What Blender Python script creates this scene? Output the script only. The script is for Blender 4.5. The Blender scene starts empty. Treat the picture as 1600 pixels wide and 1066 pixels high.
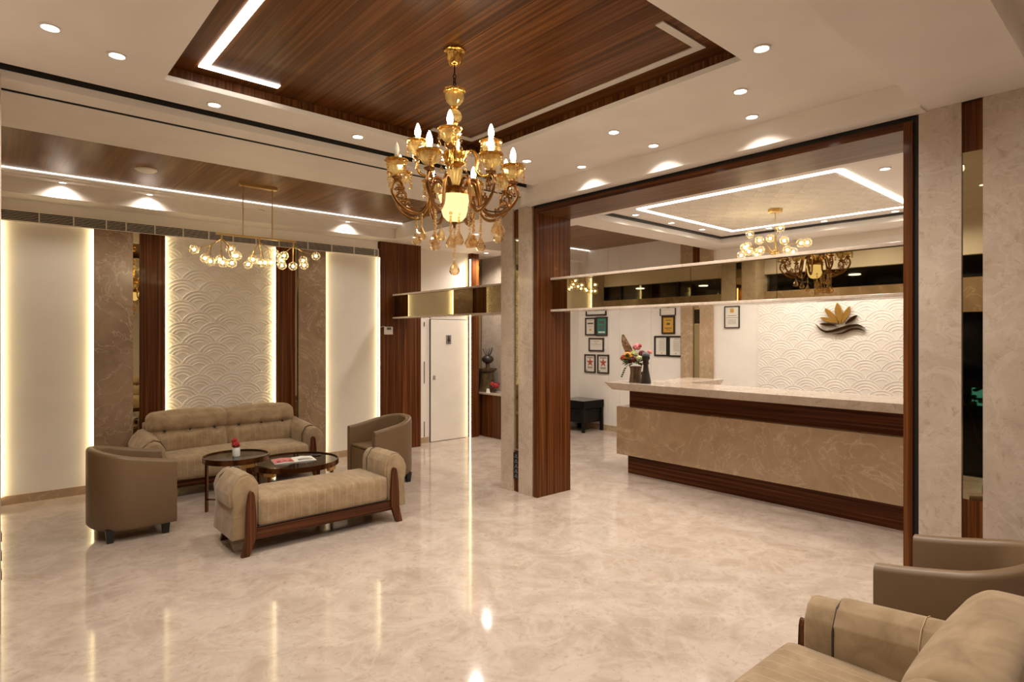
import bpy, bmesh, math, random
from mathutils import Vector, Matrix
random.seed(7)
PI = math.pi
scene = bpy.context.scene
COL = scene.collection
# ---------------------------------------------------------------- camera, world, exposure
cd = bpy.data.cameras.new('camera'); cam = bpy.data.objects.new('camera', cd); COL.objects.link(cam)
cd.sensor_width = 36.0; cd.lens = 928/1600*36; cd.shift_y = -7/1600; cd.clip_start = 0.05; cd.clip_end = 100
cam.location = (0, 0, 1.7); cam.rotation_euler = (PI/2, 0, math.radians(48.53-90))
scene.camera = cam
w = bpy.data.worlds.new('night'); scene.world = w; w.use_nodes = True
w.node_tree.nodes['Background'].inputs[0].default_value = (0.010, 0.012, 0.02, 1)
w.node_tree.nodes['Background'].inputs[1].default_value = 0.3
vs = scene.view_settings; vs.view_transform = 'Standard'; vs.look = 'None'; vs.gamma = 1.0; vs.use_curve_mapping = False
vs.exposure = 0.24
scene.cycles.max_bounces = 10; scene.cycles.diffuse_bounces = 6; scene.cycles.glossy_bounces = 5
scene.cycles.transparent_max_bounces = 16; scene.cycles.caustics_reflective = False; scene.cycles.caustics_refractive = False
scene.cycles.sample_clamp_indirect = 6.0
WARM = (1.0, 0.82, 0.60); DOWN = (1.0, 0.895, 0.785); LEDC = (1.0, 0.80, 0.42)
DOWN_W = 46.0

# ---------------------------------------------------------------- materials
def mat(name, col=(.8,.8,.8), rough=.5, metal=0., spec=.5, coat=0., emit=None, estr=0.):
    m = bpy.data.materials.new(name); m.use_nodes = True
    b = m.node_tree.nodes['Principled BSDF']
    b.inputs['Base Color'].default_value = (*col, 1); b.inputs['Roughness'].default_value = rough
    b.inputs['Metallic'].default_value = metal; b.inputs['Specular IOR Level'].default_value = spec
    b.inputs['Coat Weight'].default_value = coat; b.inputs['Coat Roughness'].default_value = .08
    if emit: b.inputs['Emission Color'].default_value = (*emit, 1); b.inputs['Emission Strength'].default_value = estr
    return m
def N(m, t, **kw):
    n = m.node_tree.nodes.new(t)
    for k, v in kw.items(): setattr(n, k, v)
    return n
def L(m, a, b): m.node_tree.links.new(a, b)
def coords(m, scale=(1,1,1), rot=(0,0,0)):
    tc = N(m, 'ShaderNodeTexCoord'); mp = N(m, 'ShaderNodeMapping')
    mp.inputs['Scale'].default_value = scale; mp.inputs['Rotation'].default_value = rot
    L(m, tc.outputs['Object'], mp.inputs['Vector']); return mp.outputs['Vector']
def noise(m, vec, scale, detail=4, rough=.5, dist=0.):
    n = N(m, 'ShaderNodeTexNoise'); n.inputs['Scale'].default_value = scale; n.inputs['Detail'].default_value = detail
    n.inputs['Roughness'].default_value = rough; n.inputs['Distortion'].default_value = dist
    L(m, vec, n.inputs['Vector']); return n.outputs['Fac']
def ramp(m, fac, stops):
    r = N(m, 'ShaderNodeValToRGB'); e = r.color_ramp.elements
    e[0].position, e[0].color = stops[0][0], (*stops[0][1], 1)
    e[1].position, e[1].color = stops[-1][0], (*stops[-1][1], 1)
    for p, c in stops[1:-1]:
        x = e.new(p); x.color = (*c, 1)
    L(m, fac, r.inputs['Fac']); return r.outputs['Color']
def mixc(m, fac, a, b):
    x = N(m, 'ShaderNodeMix', data_type='RGBA')
    if isinstance(fac, float): x.inputs[0].default_value = fac
    else: L(m, fac, x.inputs[0])
    for s, v in ((x.inputs[6], a), (x.inputs[7], b)):
        if isinstance(v, tuple): s.default_value = (*v, 1)
        else: L(m, v, s)
    return x.outputs[2]
def math_(m, op, a, b=None):
    x = N(m, 'ShaderNodeMath', operation=op)
    for s, v in ((x.inputs[0], a), (x.inputs[1], b)):
        if v is None: continue
        if isinstance(v, (int, float)): s.default_value = v
        else: L(m, v, s)
    return x.outputs[0]
def setcol(m, c): L(m, c, m.node_tree.nodes['Principled BSDF'].inputs['Base Color'])
def bump(m, h, strength, dist=.01):
    b = N(m, 'ShaderNodeBump'); b.inputs['Strength'].default_value = strength; b.inputs['Distance'].default_value = dist
    L(m, h, b.inputs['Height']); L(m, b.outputs['Normal'], m.node_tree.nodes['Principled BSDF'].inputs['Normal'])
def wood(name, axis, dark, mid, light, rough=.34, coat=.06, freq=26):
    m = mat(name, mid, rough, coat=coat, spec=.13)
    sc = [freq]*3; sc['xyz'.index(axis)] = .55
    v = coords(m, tuple(sc)); f = noise(m, v, 1.0, 5, .55, .35)
    sc2 = [freq*4]*3; sc2['xyz'.index(axis)] = 1.2
    g = noise(m, coords(m, tuple(sc2)), 1.0, 2, .5)
    c = ramp(m, f, [(.32, dark), (.5, mid), (.68, light)])
    setcol(m, mixc(m, ramp(m, g, [(.35, (.45,.45,.45)), (.6, (0,0,0))]), c, dark)); return m
def marble(name, a, b, vein, scale=1.6, rough=.12, vw=.03, vscale=1.3, vamt=.6, patch=None):
    m = mat(name, a, rough, spec=.5)
    v = coords(m); f = noise(m, v, scale, 9, .62, .9)
    c = ramp(m, f, [(.30, b), (.62, a)])
    if patch:
        pf = noise(m, v, scale*4.5, 8, .7, 1.5); c = mixc(m, ramp(m, pf, [(.54, (0,0,0)), (.70, (.8,.8,.8))]), c, patch)
    n2 = noise(m, v, vscale, 6, .6, 1.6)
    d = math_(m, 'ABSOLUTE', math_(m, 'SUBTRACT', n2, .5))
    vm = ramp(m, d, [(0., (vamt,)*3), (vw, (0,0,0))])
    setcol(m, mixc(m, vm, c, vein)); return m
def emis(name, col, s):
    m = bpy.data.materials.new(name); m.use_nodes = True; nt = m.node_tree; nt.nodes.clear()
    e = nt.nodes.new('ShaderNodeEmission'); o = nt.nodes.new('ShaderNodeOutputMaterial')
    e.inputs[0].default_value = (*col, 1); e.inputs[1].default_value = s; nt.links.new(e.outputs[0], o.inputs[0]); return m
def thin_glass(name, tint, gloss, gcol=(1,1,1), transl=0., rough=.03):
    m = bpy.data.materials.new(name); m.use_nodes = True; nt = m.node_tree; nt.nodes.clear()
    t = nt.nodes.new('ShaderNodeBsdfTransparent'); t.inputs[0].default_value = (*tint, 1)
    g = nt.nodes.new('ShaderNodeBsdfGlossy'); g.inputs[0].default_value = (*gcol, 1); g.inputs['Roughness'].default_value = rough
    o = nt.nodes.new('ShaderNodeOutputMaterial'); x = nt.nodes.new('ShaderNodeMixShader')
    lw = nt.nodes.new('ShaderNodeLayerWeight'); lw.inputs[0].default_value = gloss
    nt.links.new(lw.outputs['Facing'], x.inputs[0]); nt.links.new(t.outputs[0], x.inputs[1]); nt.links.new(g.outputs[0], x.inputs[2])
    s = x.outputs[0]
    if transl:
        tr = nt.nodes.new('ShaderNodeBsdfTranslucent'); tr.inputs[0].default_value = (*gcol, 1)
        y = nt.nodes.new('ShaderNodeMixShader'); y.inputs[0].default_value = transl
        nt.links.new(s, y.inputs[1]); nt.links.new(tr.outputs[0], y.inputs[2]); s = y.outputs[0]
    nt.links.new(s, o.inputs[0]); return m

WHITE = mat('white_paint', (.80,.75,.68), .55)
def paint(name, c):
    m = mat(name, c, .55); n = noise(m, coords(m), 3, 3); k = tuple(x*.95 for x in c)
    setcol(m, ramp(m, n, [(.35, k), (.65, c)])); return m
CEIL = paint('ceiling_paint', (.80,.745,.69)); PANEL = paint('white_panel_paint', (.82,.775,.71))
RELIEF = paint('embossed_plaster', (.80,.75,.68))
WOODV = wood('walnut_vertical', 'z', (.042,.011,.003), (.118,.037,.009), (.215,.078,.021), freq=46)
WOODY = wood('walnut_along_counter', 'y', (.030,.007,.002), (.090,.026,.0065), (.18,.060,.017), freq=42)
WOODX = wood('walnut_ceiling', 'y', (.050,.015,.004), (.122,.042,.010), (.205,.080,.023), .32, .02, 40)
WOODC = wood('oak_brown_ceiling', 'y', (.115,.053,.017), (.195,.096,.034), (.27,.142,.058), .33, .0, 13)
WOODS = wood('walnut_soffit', 'y', (.080,.033,.010), (.150,.068,.023), (.22,.108,.042), .33, .0, 22)
WOODF = wood('zebra_wood_furniture', 'x', (.026,.008,.003), (.092,.030,.011), (.19,.066,.024), .28, .1, 60)
WOODL = wood('zebra_wood_leg', 'z', (.026,.008,.003), (.092,.030,.011), (.19,.066,.024), .28, .1, 60)
FLOOR = marble('polished_beige_marble', (.525,.442,.374), (.395,.316,.252), (.62,.54,.47), 3.2, .085, .05, 2.0, .28, (.345,.255,.185)); FLOOR.node_tree.nodes['Principled BSDF'].inputs['Specular IOR Level'].default_value = .38
MARB = marble('beige_marble', (.56,.47,.385), (.45,.365,.285), (.66,.58,.50), 3.0, .15, .03, 2.2, .35, (.36,.265,.185))
MARBB = marble('brown_marble', (.37,.265,.175), (.255,.172,.105), (.54,.43,.32), 2.6, .15, .014, 2.0, .7, (.29,.20,.125))
MARBC = marble('caramel_marble', (.44,.315,.195), (.345,.235,.14), (.58,.47,.34), 2.6, .15, .013, 1.8, .65, (.35,.24,.14))
MIRROR = mat('bronze_mirror', (.47,.40,.25), .015, 1.0)
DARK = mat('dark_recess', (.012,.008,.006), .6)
BLACK = mat('black_plastic', (.012,.011,.010), .35)
LENS = emis('downlight_lens', (1,.95,.88), 10.0)
LED = emis('warm_led', LEDC, 11.0); LEDW = emis('white_led', (1,.93,.82), 7.0)
OFF = mat('unlit_diffuser', (.62,.57,.52), .35)
RING = mat('downlight_ring', (.70,.66,.60), .35)
GOLD = mat('polished_gold', (.70,.40,.095), .22, 1.0); BRONZE = mat('antique_bronze', (.30,.145,.045), .28, 1.0)
BRASS = mat('brushed_brass', (.62,.42,.16), .3, 1.0); COPPER = mat('copper_brown', (.17,.075,.032), .25, 1.0)
CRYSTAL = thin_glass('amber_crystal', (.97,.82,.60), .62, (1,.88,.66), .10)
CUP = thin_glass('cut_glass_cup', (.98,.88,.68), .50, (1,.84,.48), .45)
GLOBE = thin_glass('amber_globe_glass', (.97,.91,.77), .34, (1,.92,.72), .07)
PANE = thin_glass('night_window_glass', (.70,.70,.68), .25, (.9,.9,.9))
BULB = emis('candle_bulb', (1,.84,.56), 70.0); BOWL = emis('frosted_bowl', (1,.72,.30), 1.35); DOTB = emis('globe_bulb', (1,.84,.52), 48.0)
LEATHER = mat('brown_leatherette', (.168,.105,.052), .42)
_n = noise(LEATHER, coords(LEATHER), 220, 2); bump(LEATHER, _n, .08, .002)
THREAD = mat('pale_thread', (.46,.35,.21), .8); PIPING = mat('dark_piping', (.035,.020,.012), .6)
def fabric(name, stripes, ztop=None):
    m = mat(name, (.31,.215,.125), .8, spec=.2)
    m.node_tree.nodes['Principled BSDF'].inputs['Sheen Weight'].default_value = .25
    v = coords(m); n = noise(m, v, 9, 5, .6, .6)
    c = ramp(m, n, [(.3, (.25,.172,.092)), (.7, (.39,.282,.166))])
    if stripes:
        sx = N(m, 'ShaderNodeSeparateXYZ'); L(m, v, sx.inputs[0])
        fr = math_(m, 'ABSOLUTE', math_(m, 'SUBTRACT', math_(m, 'FRACT', math_(m, 'MULTIPLY', sx.outputs[0], 1/.066)), .5))
        sm = ramp(m, fr, [(.0, (.6,.6,.6)), (.04, (0,0,0))])
        if ztop: sm = math_(m, 'MULTIPLY', sm, math_(m, 'LESS_THAN', sx.outputs[2], ztop))
        c = mixc(m, sm, c, (.56,.45,.30))
    setcol(m, c); k = noise(m, v, 300, 2); bump(m, k, .10, .002); return m
FAB = fabric('beige_suede', False); FABS = fabric('beige_suede_pinstripe', True); FABB = fabric('beige_suede_back', True, .635)
GLASSTOP = mat('dark_glass_top', (.012,.011,.010), .04, spec=.6)

# ---------------------------------------------------------------- mesh helpers
class MB:
    def __init__(s): s.v = []; s.f = []
    def add(s, vs, fs):
        o = len(s.v); s.v += [tuple(p) for p in vs]; s.f += [tuple(i+o for i in f) for f in fs]; return s
    def box(s, x0, x1, y0, y1, z0, z1):
        v = [(x,y,z) for z in (z0,z1) for y in (y0,y1) for x in (x0,x1)]
        return s.add(v, [(0,2,3,1),(4,5,7,6),(0,1,5,4),(2,6,7,3),(0,4,6,2),(1,3,7,5)])
    def rbox(s, x0, x1, y0, y1, z0, z1, r, puff=0., n=8, fn=None):
        c = Vector(((x0+x1)/2,(y0+y1)/2,(z0+z1)/2)); h = Vector(((x1-x0)/2,(y1-y0)/2,(z1-z0)/2))
        r = min(r, min(h)*.999); ih = h-Vector((r,r,r)); vs = []; fs = []
        for ax in range(3):
            for sg in (-1,1):
                b = len(vs); a1, a2 = [(1,2),(2,0),(0,1)][ax]
                for i in range(n+1):
                    for j in range(n+1):
                        p = [0,0,0]; p[ax] = sg
                        ti = math.sin((i/n-.5)*PI*.98)/math.sin(PI*.49); tj = math.sin((j/n-.5)*PI*.98)/math.sin(PI*.49)
                        p[a1] = ti; p[a2] = tj
                        q = Vector((p[0]*h.x, p[1]*h.y, p[2]*h.z))
                        k = Vector([max(-ih[t], min(ih[t], q[t])) for t in range(3)]); d = q-k
                        q = k+(d.normalized()*r if d.length > 1e-9 else d)
                        if puff: q[ax] += sg*puff*(1-ti*ti)*(1-tj*tj)
                        q = q+c
                        vs.append(fn(q) if fn else q)
                for i in range(n):
                    for j in range(n):
                        a = b+i*(n+1)+j; fc = (a, a+n+1, a+n+2, a+1); fs.append(fc if sg > 0 else fc[::-1])
        return s.add(vs, fs)
    def lathe(s, prof, c=(0,0,0), n=20, wave=None):
        vs = []; fs = []
        for r, z in prof:
            for k in range(n):
                a = 2*PI*k/n; rr = r*(1+(wave[1]*math.cos(wave[0]*a) if wave else 0))
                vs.append((c[0]+rr*math.cos(a), c[1]+rr*math.sin(a), c[2]+z))
        m = len(prof)
        for i in range(m-1):
            for k in range(n): fs.append((i*n+k, i*n+(k+1)%n, (i+1)*n+(k+1)%n, (i+1)*n+k))
        if prof[0][0] > 1e-5: fs.append(tuple(range(n))[::-1])
        if prof[-1][0] > 1e-5: fs.append(tuple((m-1)*n+k for k in range(n)))
        return s.add(vs, fs)
    def tube(s, pts, r, n=8, closed=False):
        pts = [Vector(p) for p in pts]; m = len(pts); vs = []; fs = []; up = None
        for i, p in enumerate(pts):
            if closed: t = pts[(i+1)%m]-pts[i-1]
            else: t = pts[min(i+1,m-1)]-pts[max(i-1,0)]
            t = t.normalized() if t.length > 1e-9 else Vector((0,0,1))
            if up is None: up = Vector((0,0,1)) if abs(t.z) < .9 else Vector((1,0,0))
            a = up-t*up.dot(t); a = a.normalized() if a.length > 1e-6 else t.orthogonal().normalized(); up = a; b = t.cross(a)
            rr = r[i] if isinstance(r, (list, tuple)) else r
            for k in range(n): vs.append(p+(a*math.cos(2*PI*k/n)+b*math.sin(2*PI*k/n))*rr)
        for i in range(m if closed else m-1):
            j = (i+1)%m
            for k in range(n): fs.append((i*n+k, i*n+(k+1)%n, j*n+(k+1)%n, j*n+k))
        if not closed: fs.append(tuple(range(n))[::-1]); fs.append(tuple((m-1)*n+k for k in range(n)))
        return s.add(vs, fs)
    def prism(s, poly, plane, a0, a1):
        f = {'xy': lambda u,v,a: (u,v,a), 'xz': lambda u,v,a: (u,a,v), 'yz': lambda u,v,a: (a,u,v)}[plane]
        n = len(poly); vs = [f(u,v,a0) for u,v in poly]+[f(u,v,a1) for u,v in poly]
        return s.add(vs, [tuple(range(n))[::-1], tuple(range(n,2*n))]+[(i,(i+1)%n,n+(i+1)%n,n+i) for i in range(n)])
    def ball(s, c, r, n=10, m=7, sc=(1,1,1)):
        prof = [(r*math.sin(PI*i/m), -r*math.cos(PI*i/m)) for i in range(m+1)]
        b = MB().lathe(prof, (0,0,0), n)
        return s.add([(c[0]+x*sc[0], c[1]+y*sc[1], c[2]+z*sc[2]) for x,y,z in b.v], b.f)
    def xf(s, M): s.v = [tuple(M @ Vector(p)) for p in s.v]; return s
def build(mb, name, m, parent=None, smooth=None, bevel=0., seg=2):
    me = bpy.data.meshes.new(name); bm = bmesh.new()
    vs = [bm.verts.new(p) for p in mb.v]
    for f in mb.f:
        try: bm.faces.new([vs[i] for i in f])
        except ValueError: pass
    bmesh.ops.remove_doubles(bm, verts=bm.verts, dist=1e-5)
    bmesh.ops.recalc_face_normals(bm, faces=bm.faces)
    if bevel: bmesh.ops.bevel(bm, geom=bm.edges[:], offset=bevel, segments=seg, profile=.5, affect='EDGES', clamp_overlap=True)
    bm.to_mesh(me); bm.free()
    if smooth:
        me.shade_smooth(); me.set_sharp_from_angle(angle=math.radians(smooth))
    me.materials.append(m); o = bpy.data.objects.new(name, me); COL.objects.link(o)
    if parent: o.parent = parent
    return o
def bx(name, m, parent, *d, bevel=0.): return build(MB().box(*d), name, m, parent, bevel=bevel)
def tag(o, label, cat, group=None, kind=None):
    o['label'] = label; o['category'] = cat
    if group: o['group'] = group
    if kind: o['kind'] = kind
    return o
def thing(name, label, cat, loc=(0,0,0), rz=0., group=None, kind=None):
    o = bpy.data.objects.new(name, None); COL.objects.link(o); o.location = loc; o.rotation_euler = (0,0,rz); o.empty_display_size = .1
    return tag(o, label, cat, group, kind)
def copy_tree(o, parent=None):
    c = o.copy(); COL.objects.link(c); c.parent = parent
    for ch in list(o.children): copy_tree(ch, c)
    return c
def lamp(parent, kind, loc, energy, col, size=.04, spot=None, blend=.7):
    d = bpy.data.lights.new('lamp_light', kind); d.energy = energy; d.color = col; d.shadow_soft_size = size
    if spot: d.spot_size = math.radians(spot); d.spot_blend = blend
    o = bpy.data.objects.new('lamp_light', d); COL.objects.link(o); o.location = loc; o.parent = parent; return o
def relief(u0, u1, v0, v1, mp, p=.36, s=.126, w=.006, hgt=.008):
    R = p/2*1.16; mb = MB(); rows = range(-3, int((v1-v0)/s)+3)
    for r in rows:
        for i in range(-1, int((u1-u0)/p)+2):
            cu = u0+(i+.5*(r%2))*p; cv = v0+r*s-R*.3
            front = [(cu+k*p*.5, cv-dr*s) for dr in (1,2,3) for k in (-2,-1,0,1,2) if (k+dr)%2 == 0]
            for rad in (1., .82, .64, .46):
                q = R*rad; prev = None; n = 22
                for a in range(n+1):
                    t = PI*a/n; u = cu+q*math.cos(t); v = cv+q*math.sin(t)
                    ok = u0+w < u < u1-w and v0+w < v < v1-w and all((u-fu)**2+(v-fv)**2 > R*R for fu,fv in front)
                    if ok and prev:
                        vs = []
                        for (uu, vv, tt) in (prev, (u,v,t)):
                            nx, ny = math.cos(tt), math.sin(tt)
                            vs += [mp(uu-nx*w, vv-ny*w, 0), mp(uu, vv, hgt), mp(uu+nx*w, vv+ny*w, 0)]
                        mb.add(vs, [(0,1,4,3),(1,2,5,4)])
                    prev = (u,v,t) if ok else None
    return mb

# ================================================================= SETTING
S = 'structure'
fl = tag(bx('floor', FLOOR, None, -.25,8.6,-1.7,8.9,-.1,0), 'polished beige marble floor running through the whole lobby', 'floor', kind=S)
# ---- ceiling
ce = thing('ceiling', 'stepped white plaster ceiling with recessed walnut trays and shadow grooves', 'ceiling', kind=S)
TOP = 3.6
def slab(x0,x1,y0,y1,z,name='plaster_slab',m=CEIL): return bx(name, m, ce, x0,x1,y0,y1,z,TOP)
TX0,TX1,TY0,TY1 = .80,3.17,1.64,4.07
OX0,OX1,OY0,OY1 = TX0-.07,TX1+.07,TY0-.07,TY1+.07
slab(-.25,OX0,1.05,4.43,3.25); slab(OX1,4.2,1.05,4.43,3.25); slab(OX0,OX1,1.05,OY0,3.25); slab(OX0,OX1,OY1,4.43,3.25)
slab(-.25,4.33,.53,1.05,3.09,'plaster_beam'); slab(-.25,4.33,-1.7,.53,3.25)
slab(4.2,4.33,1.05,4.60,3.08,'plaster_soffit')
# walnut tray: three boards per field, white lip on the rim
for a, b in ((OX0,2.028),(2.032,OX1)): bx('wood_panel', WOODX, ce, a,b,OY0,OY1,3.36,3.40)
lip = MB()
for d in ((OX0,TX0,OY0,OY1),(TX1,OX1,OY0,OY1),(TX0,TX1,OY0,TY0),(TX0,TX1,TY1,OY1)): lip.box(*d,3.25,3.282)
build(lip, 'tray_lip', CEIL, ce)
sk = MB()
for d in ((OX0,OX0+.01,OY0,OY1),(OX1-.01,OX1,OY0,OY1),(OX0,OX1,OY0,OY0+.01),(OX0,OX1,OY1-.01,OY1)): sk.box(*d,3.283,3.36)
for d in ((OX0,TX0-.004,OY0,OY1),(TX1+.004,OX1,OY0,OY1),(TX0,TX1,OY0,TY0-.004),(TX0,TX1,TY1+.004,OY1)): sk.box(*d,3.2822,3.287)
build(sk, 'tray_side', WOODV, ce)
def staple(x0, x1, sgn, m, nm):
    xo, xi = (x0, x1) if sgn > 0 else (x1, x0)
    mb = MB().box(min(xo,xo+sgn*.05),max(xo,xo+sgn*.05),1.81,4.0,3.352,3.37)
    for ya, yb in ((1.81,1.86),(3.95,4.0)): mb.box(min(xo+sgn*.05,xi),max(xo+sgn*.05,xi),ya,yb,3.352,3.37)
    return build(mb, nm, m, ce)
staple(.97,1.45,1,LEDW,'lit_light_profile'); staple(2.66,3.08,-1,OFF,'unlit_light_profile')
# grooves and wood tray above the sofa
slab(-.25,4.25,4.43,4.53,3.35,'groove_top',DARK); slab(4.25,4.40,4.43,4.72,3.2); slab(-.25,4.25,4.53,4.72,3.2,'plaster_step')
slab(-.25,4.40,4.72,4.77,3.29,'groove_top',DARK); bx('groove_shade', DARK, ce, -.25,4.25,4.526,4.5305,3.247,3.35); bx('groove_shade', DARK, ce, -.25,4.40,4.766,4.7705,3.203,3.29); slab(-.25,4.40,4.77,5.57,3.2,'plaster_step')  # dark groove tops and sides put the recess shade into the colour
slab(-.25,.06,5.57,7.9,3.1)
for a, b in ((.0,1.50),(1.503,2.98),(2.983,4.44)): bx('wood_panel', WOODC, ce, a,b,5.50,7.32,3.30,3.34)
bx('led_strip', LEDW, ce, .06,4.40,7.333,7.338,3.294,3.30)
bx('moulding', CEIL, ce, .06,4.40,7.338,7.40,3.265,TOP); bx('moulding', CEIL, ce, .06,4.40,7.40,7.52,3.25,TOP)
slab(.06,4.40,7.52,8.0,3.1,'plaster_soffit'); slab(4.40,5.55,4.60,8.1,3.1,'plaster_soffit'); slab(4.33,4.40,4.60,4.77,3.1)
# corridor wood tray and reception tray
slab(4.84,8.42,4.40,4.80,3.03,'plaster_beam'); slab(5.55,8.6,4.80,5.0,3.12)
for a, b in ((5.50,6.95),(6.953,8.45)): bx('wood_panel', WOODC, ce, a,b,4.95,7.32,3.30,3.34)
bx('led_strip', LEDW, ce, 5.60,8.42,7.333,7.338,3.294,3.30); bx('moulding', CEIL, ce, 5.55,8.42,7.338,7.42,3.265,TOP)
slab(5.55,8.6,7.42,8.8,3.1,'plaster_soffit')
slab(4.84,5.05,.9,4.40,3.03); slab(7.86,8.42,.9,4.40,3.03,'plaster_beam'); slab(5.05,7.86,.9,1.35,3.03)
slab(5.05,7.86,1.35,4.40,3.115,'plaster_slab')
gp = MB().box(7.80,7.86,1.35,4.40,3.095,3.118); gp.box(5.05,7.80,4.34,4.40,3.095,3.118); build(gp, 'shadow_gap', DARK, ce)
bx('embossed_panel', RELIEF, ce, 5.42,7.40,1.97,3.95,3.105,3.115)
rl = build(relief(5.42,7.40,1.97,3.95, lambda u,v,h: (u,v,3.105-h), .36,.12,.0045,.003), 'embossed_fans', RELIEF, ce); rl['kind'] = 'stuff'
fr = MB()
for d in ((5.37,5.40,1.92,4.0),(7.42,7.45,1.92,4.0),(5.40,7.42,1.92,1.95),(5.40,7.42,3.97,4.0)): fr.box(*d,3.098,3.115)
build(fr, 'lit_light_profile', LEDW, ce)

# ---- sofa wall
wb = tag(bx('wall_back', WHITE, None, -.3,5.03,7.9,8.1,0,3.3), 'panelled back wall behind the sofa with marble, walnut and glowing edges', 'wall', kind=S)
for x0, x1 in ((.115,.862),(3.485,4.31)): bx('white_panel', PANEL, wb, x0,x1,7.86,7.9,.09,2.865)
bx('white_band', PANEL, wb, .06,4.31,7.86,7.9,2.985,3.1)
bx('embossed_panel', RELIEF, wb, 1.545,2.81,7.865,7.9,.09,2.865)
r_ = build(relief(1.555,2.80,.09,2.86, lambda u,v,h: (u,7.865-h,v)), 'embossed_fans', RELIEF, wb); r_['kind'] = 'stuff'
for x0, x1 in ((.862,1.225),(3.105,3.485)): bx('marble_pilaster', MARBB, wb, x0,x1,7.80,7.9,0,2.865)
bx('marble_pilaster', MARB, wb, -.25,.10,7.80,7.9,0,3.1)
for x0, x1 in ((1.225,1.295),(3.06,3.105)): bx('mirror_strip', MIRROR, wb, x0,x1,7.83,7.9,.3,2.865); bx('mirror_plinth', WOODV, wb, x0,x1,7.83,7.9,0,.3)
for x0, x1 in ((1.295,1.545),(2.81,3.06)): bx('wood_panel', WOODV, wb, x0,x1,7.80,7.9,0,2.865)
bx('wood_panel', WOODV, wb, 4.325,5.03,7.82,7.9,0,3.1)
for x in (.1005,.8535,1.546,2.8015,3.4855,4.3165):
    bx('led_strip', LED, wb, x,x+.008,7.825,7.845,.09,2.86)
for x0, x1 in ((.10,.862),(3.485,4.325)): bx('baseboard', MARBC, wb, x0,x1,7.85,7.9,0,.09)
bx('baseboard', MARBC, wb, 1.545,2.81,7.85,7.9,0,.09)
# linear air grille
vt = tag(thing('air_grille', '', ''), 'long white linear air grille with dark slots above the sofa panels', 'air vent')
bx('backing', DARK, vt, .10,4.305,7.845,7.86,2.88,2.975)
gx = [.10,.403,.691,.981,1.165,1.446,1.737,2.015,2.293,2.57,2.862,3.247,3.584,3.92,4.244,4.305]
fm = MB().box(.10,4.305,7.825,7.86,2.975,2.99); fm.box(.10,4.305,7.825,7.86,2.865,2.88); build(fm, 'frame', PANEL, vt)
for x in gx: bx('divider', PANEL, vt, x-.005,x+.005,7.827,7.845,2.88,2.975)
for k in range(5): bx('slat', PANEL, vt, .10,4.305,7.83,7.842,2.893+k*.0165,2.8965+k*.0165)
# ---- corridor wall with door and niche
wc = tag(bx('wall_corridor', WHITE, None, 5.0301,6.27,8.03,8.2,0,3.3), 'white wall around the restroom door beyond the sofa area', 'wall', kind=S)
bx('wood_panel', WOODV, wc, 6.105,6.265,7.94,8.03,0,3.1); bx('led_strip', LED, wc, 6.095,6.104,7.955,7.975,.0,3.0)
bx('baseboard', MARBC, wc, 5.03,5.31,8.02,8.03,0,.09)
bx('slot_plate', BLACK, wc, 5.222,5.232,8.022,8.03,.95,1.30); bx('slot_plate', BLACK, wc, 5.222,5.232,8.022,8.03,.10,.34); bx('slot_plate', BLACK, wc, 5.222,5.232,8.022,8.03,1.86,1.93)
dr = tag(thing('door_1', '', '', kind=S), 'flush white restroom door with a small grey sign', 'door', kind=S)
bx('door_leaf', PANEL, dr, 5.335,6.065,8.005,8.03,.01,1.975)
gm = MB().box(5.327,5.334,8.01,8.03,0,1.98); gm.box(5.327,6.07,8.01,8.03,1.976,1.984); build(gm, 'door_gap', DARK, dr)
lk = build(MB().lathe([(.0,0),(.022,0),(.022,.012),(.0,.014)], n=16).xf(Matrix.Translation((5.40,8.004,1.05)) @ Matrix.Rotation(PI/2,4,'X')), 'lock', mat('satin_steel', (.5,.48,.45), .35, 1.), dr, 40)
bx('lock_plate', bpy.data.materials['satin_steel'], dr, 5.372,5.428,7.999,8.005,1.005,1.02)
sg = tag(thing('restroom_sign', '', ''), 'small grey plate with a woman pictogram on the white door', 'sign')
bx('plate', mat('grey_plate', (.20,.18,.17), .3), sg, 5.634,5.732,7.999,8.005,1.575,1.722)
pm = MB().prism([(5.683+x,1.65+z) for x,z in ((-.006,-.062),(-.006,-.03),(-.03,-.03),(-.012,.03),(.012,.03),(.03,-.03),(.006,-.03),(.006,-.062))], 'xz', 7.996, 7.999)
pm.prism([(5.683+.013*math.cos(a*PI/6),1.696+.013*math.sin(a*PI/6)) for a in range(12)], 'xz', 7.996, 7.999); build(pm, 'pictogram', BLACK, sg)
wn = tag(bx('wall_niche', MARB, None, 6.72,6.90,6.7,8.75,0,3.12), 'beige marble niche wall behind the carved statue', 'wall', kind=S)
tag(bx('wall_niche_end', MARB, None, 6.2701,6.7199,8.62,8.75,0,3.1), 'narrow marble return closing the statue niche', 'wall', kind=S); bx('mirror_strip', MIRROR, wn, 6.70,6.72,8.43,8.50,.75,3.1)
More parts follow.
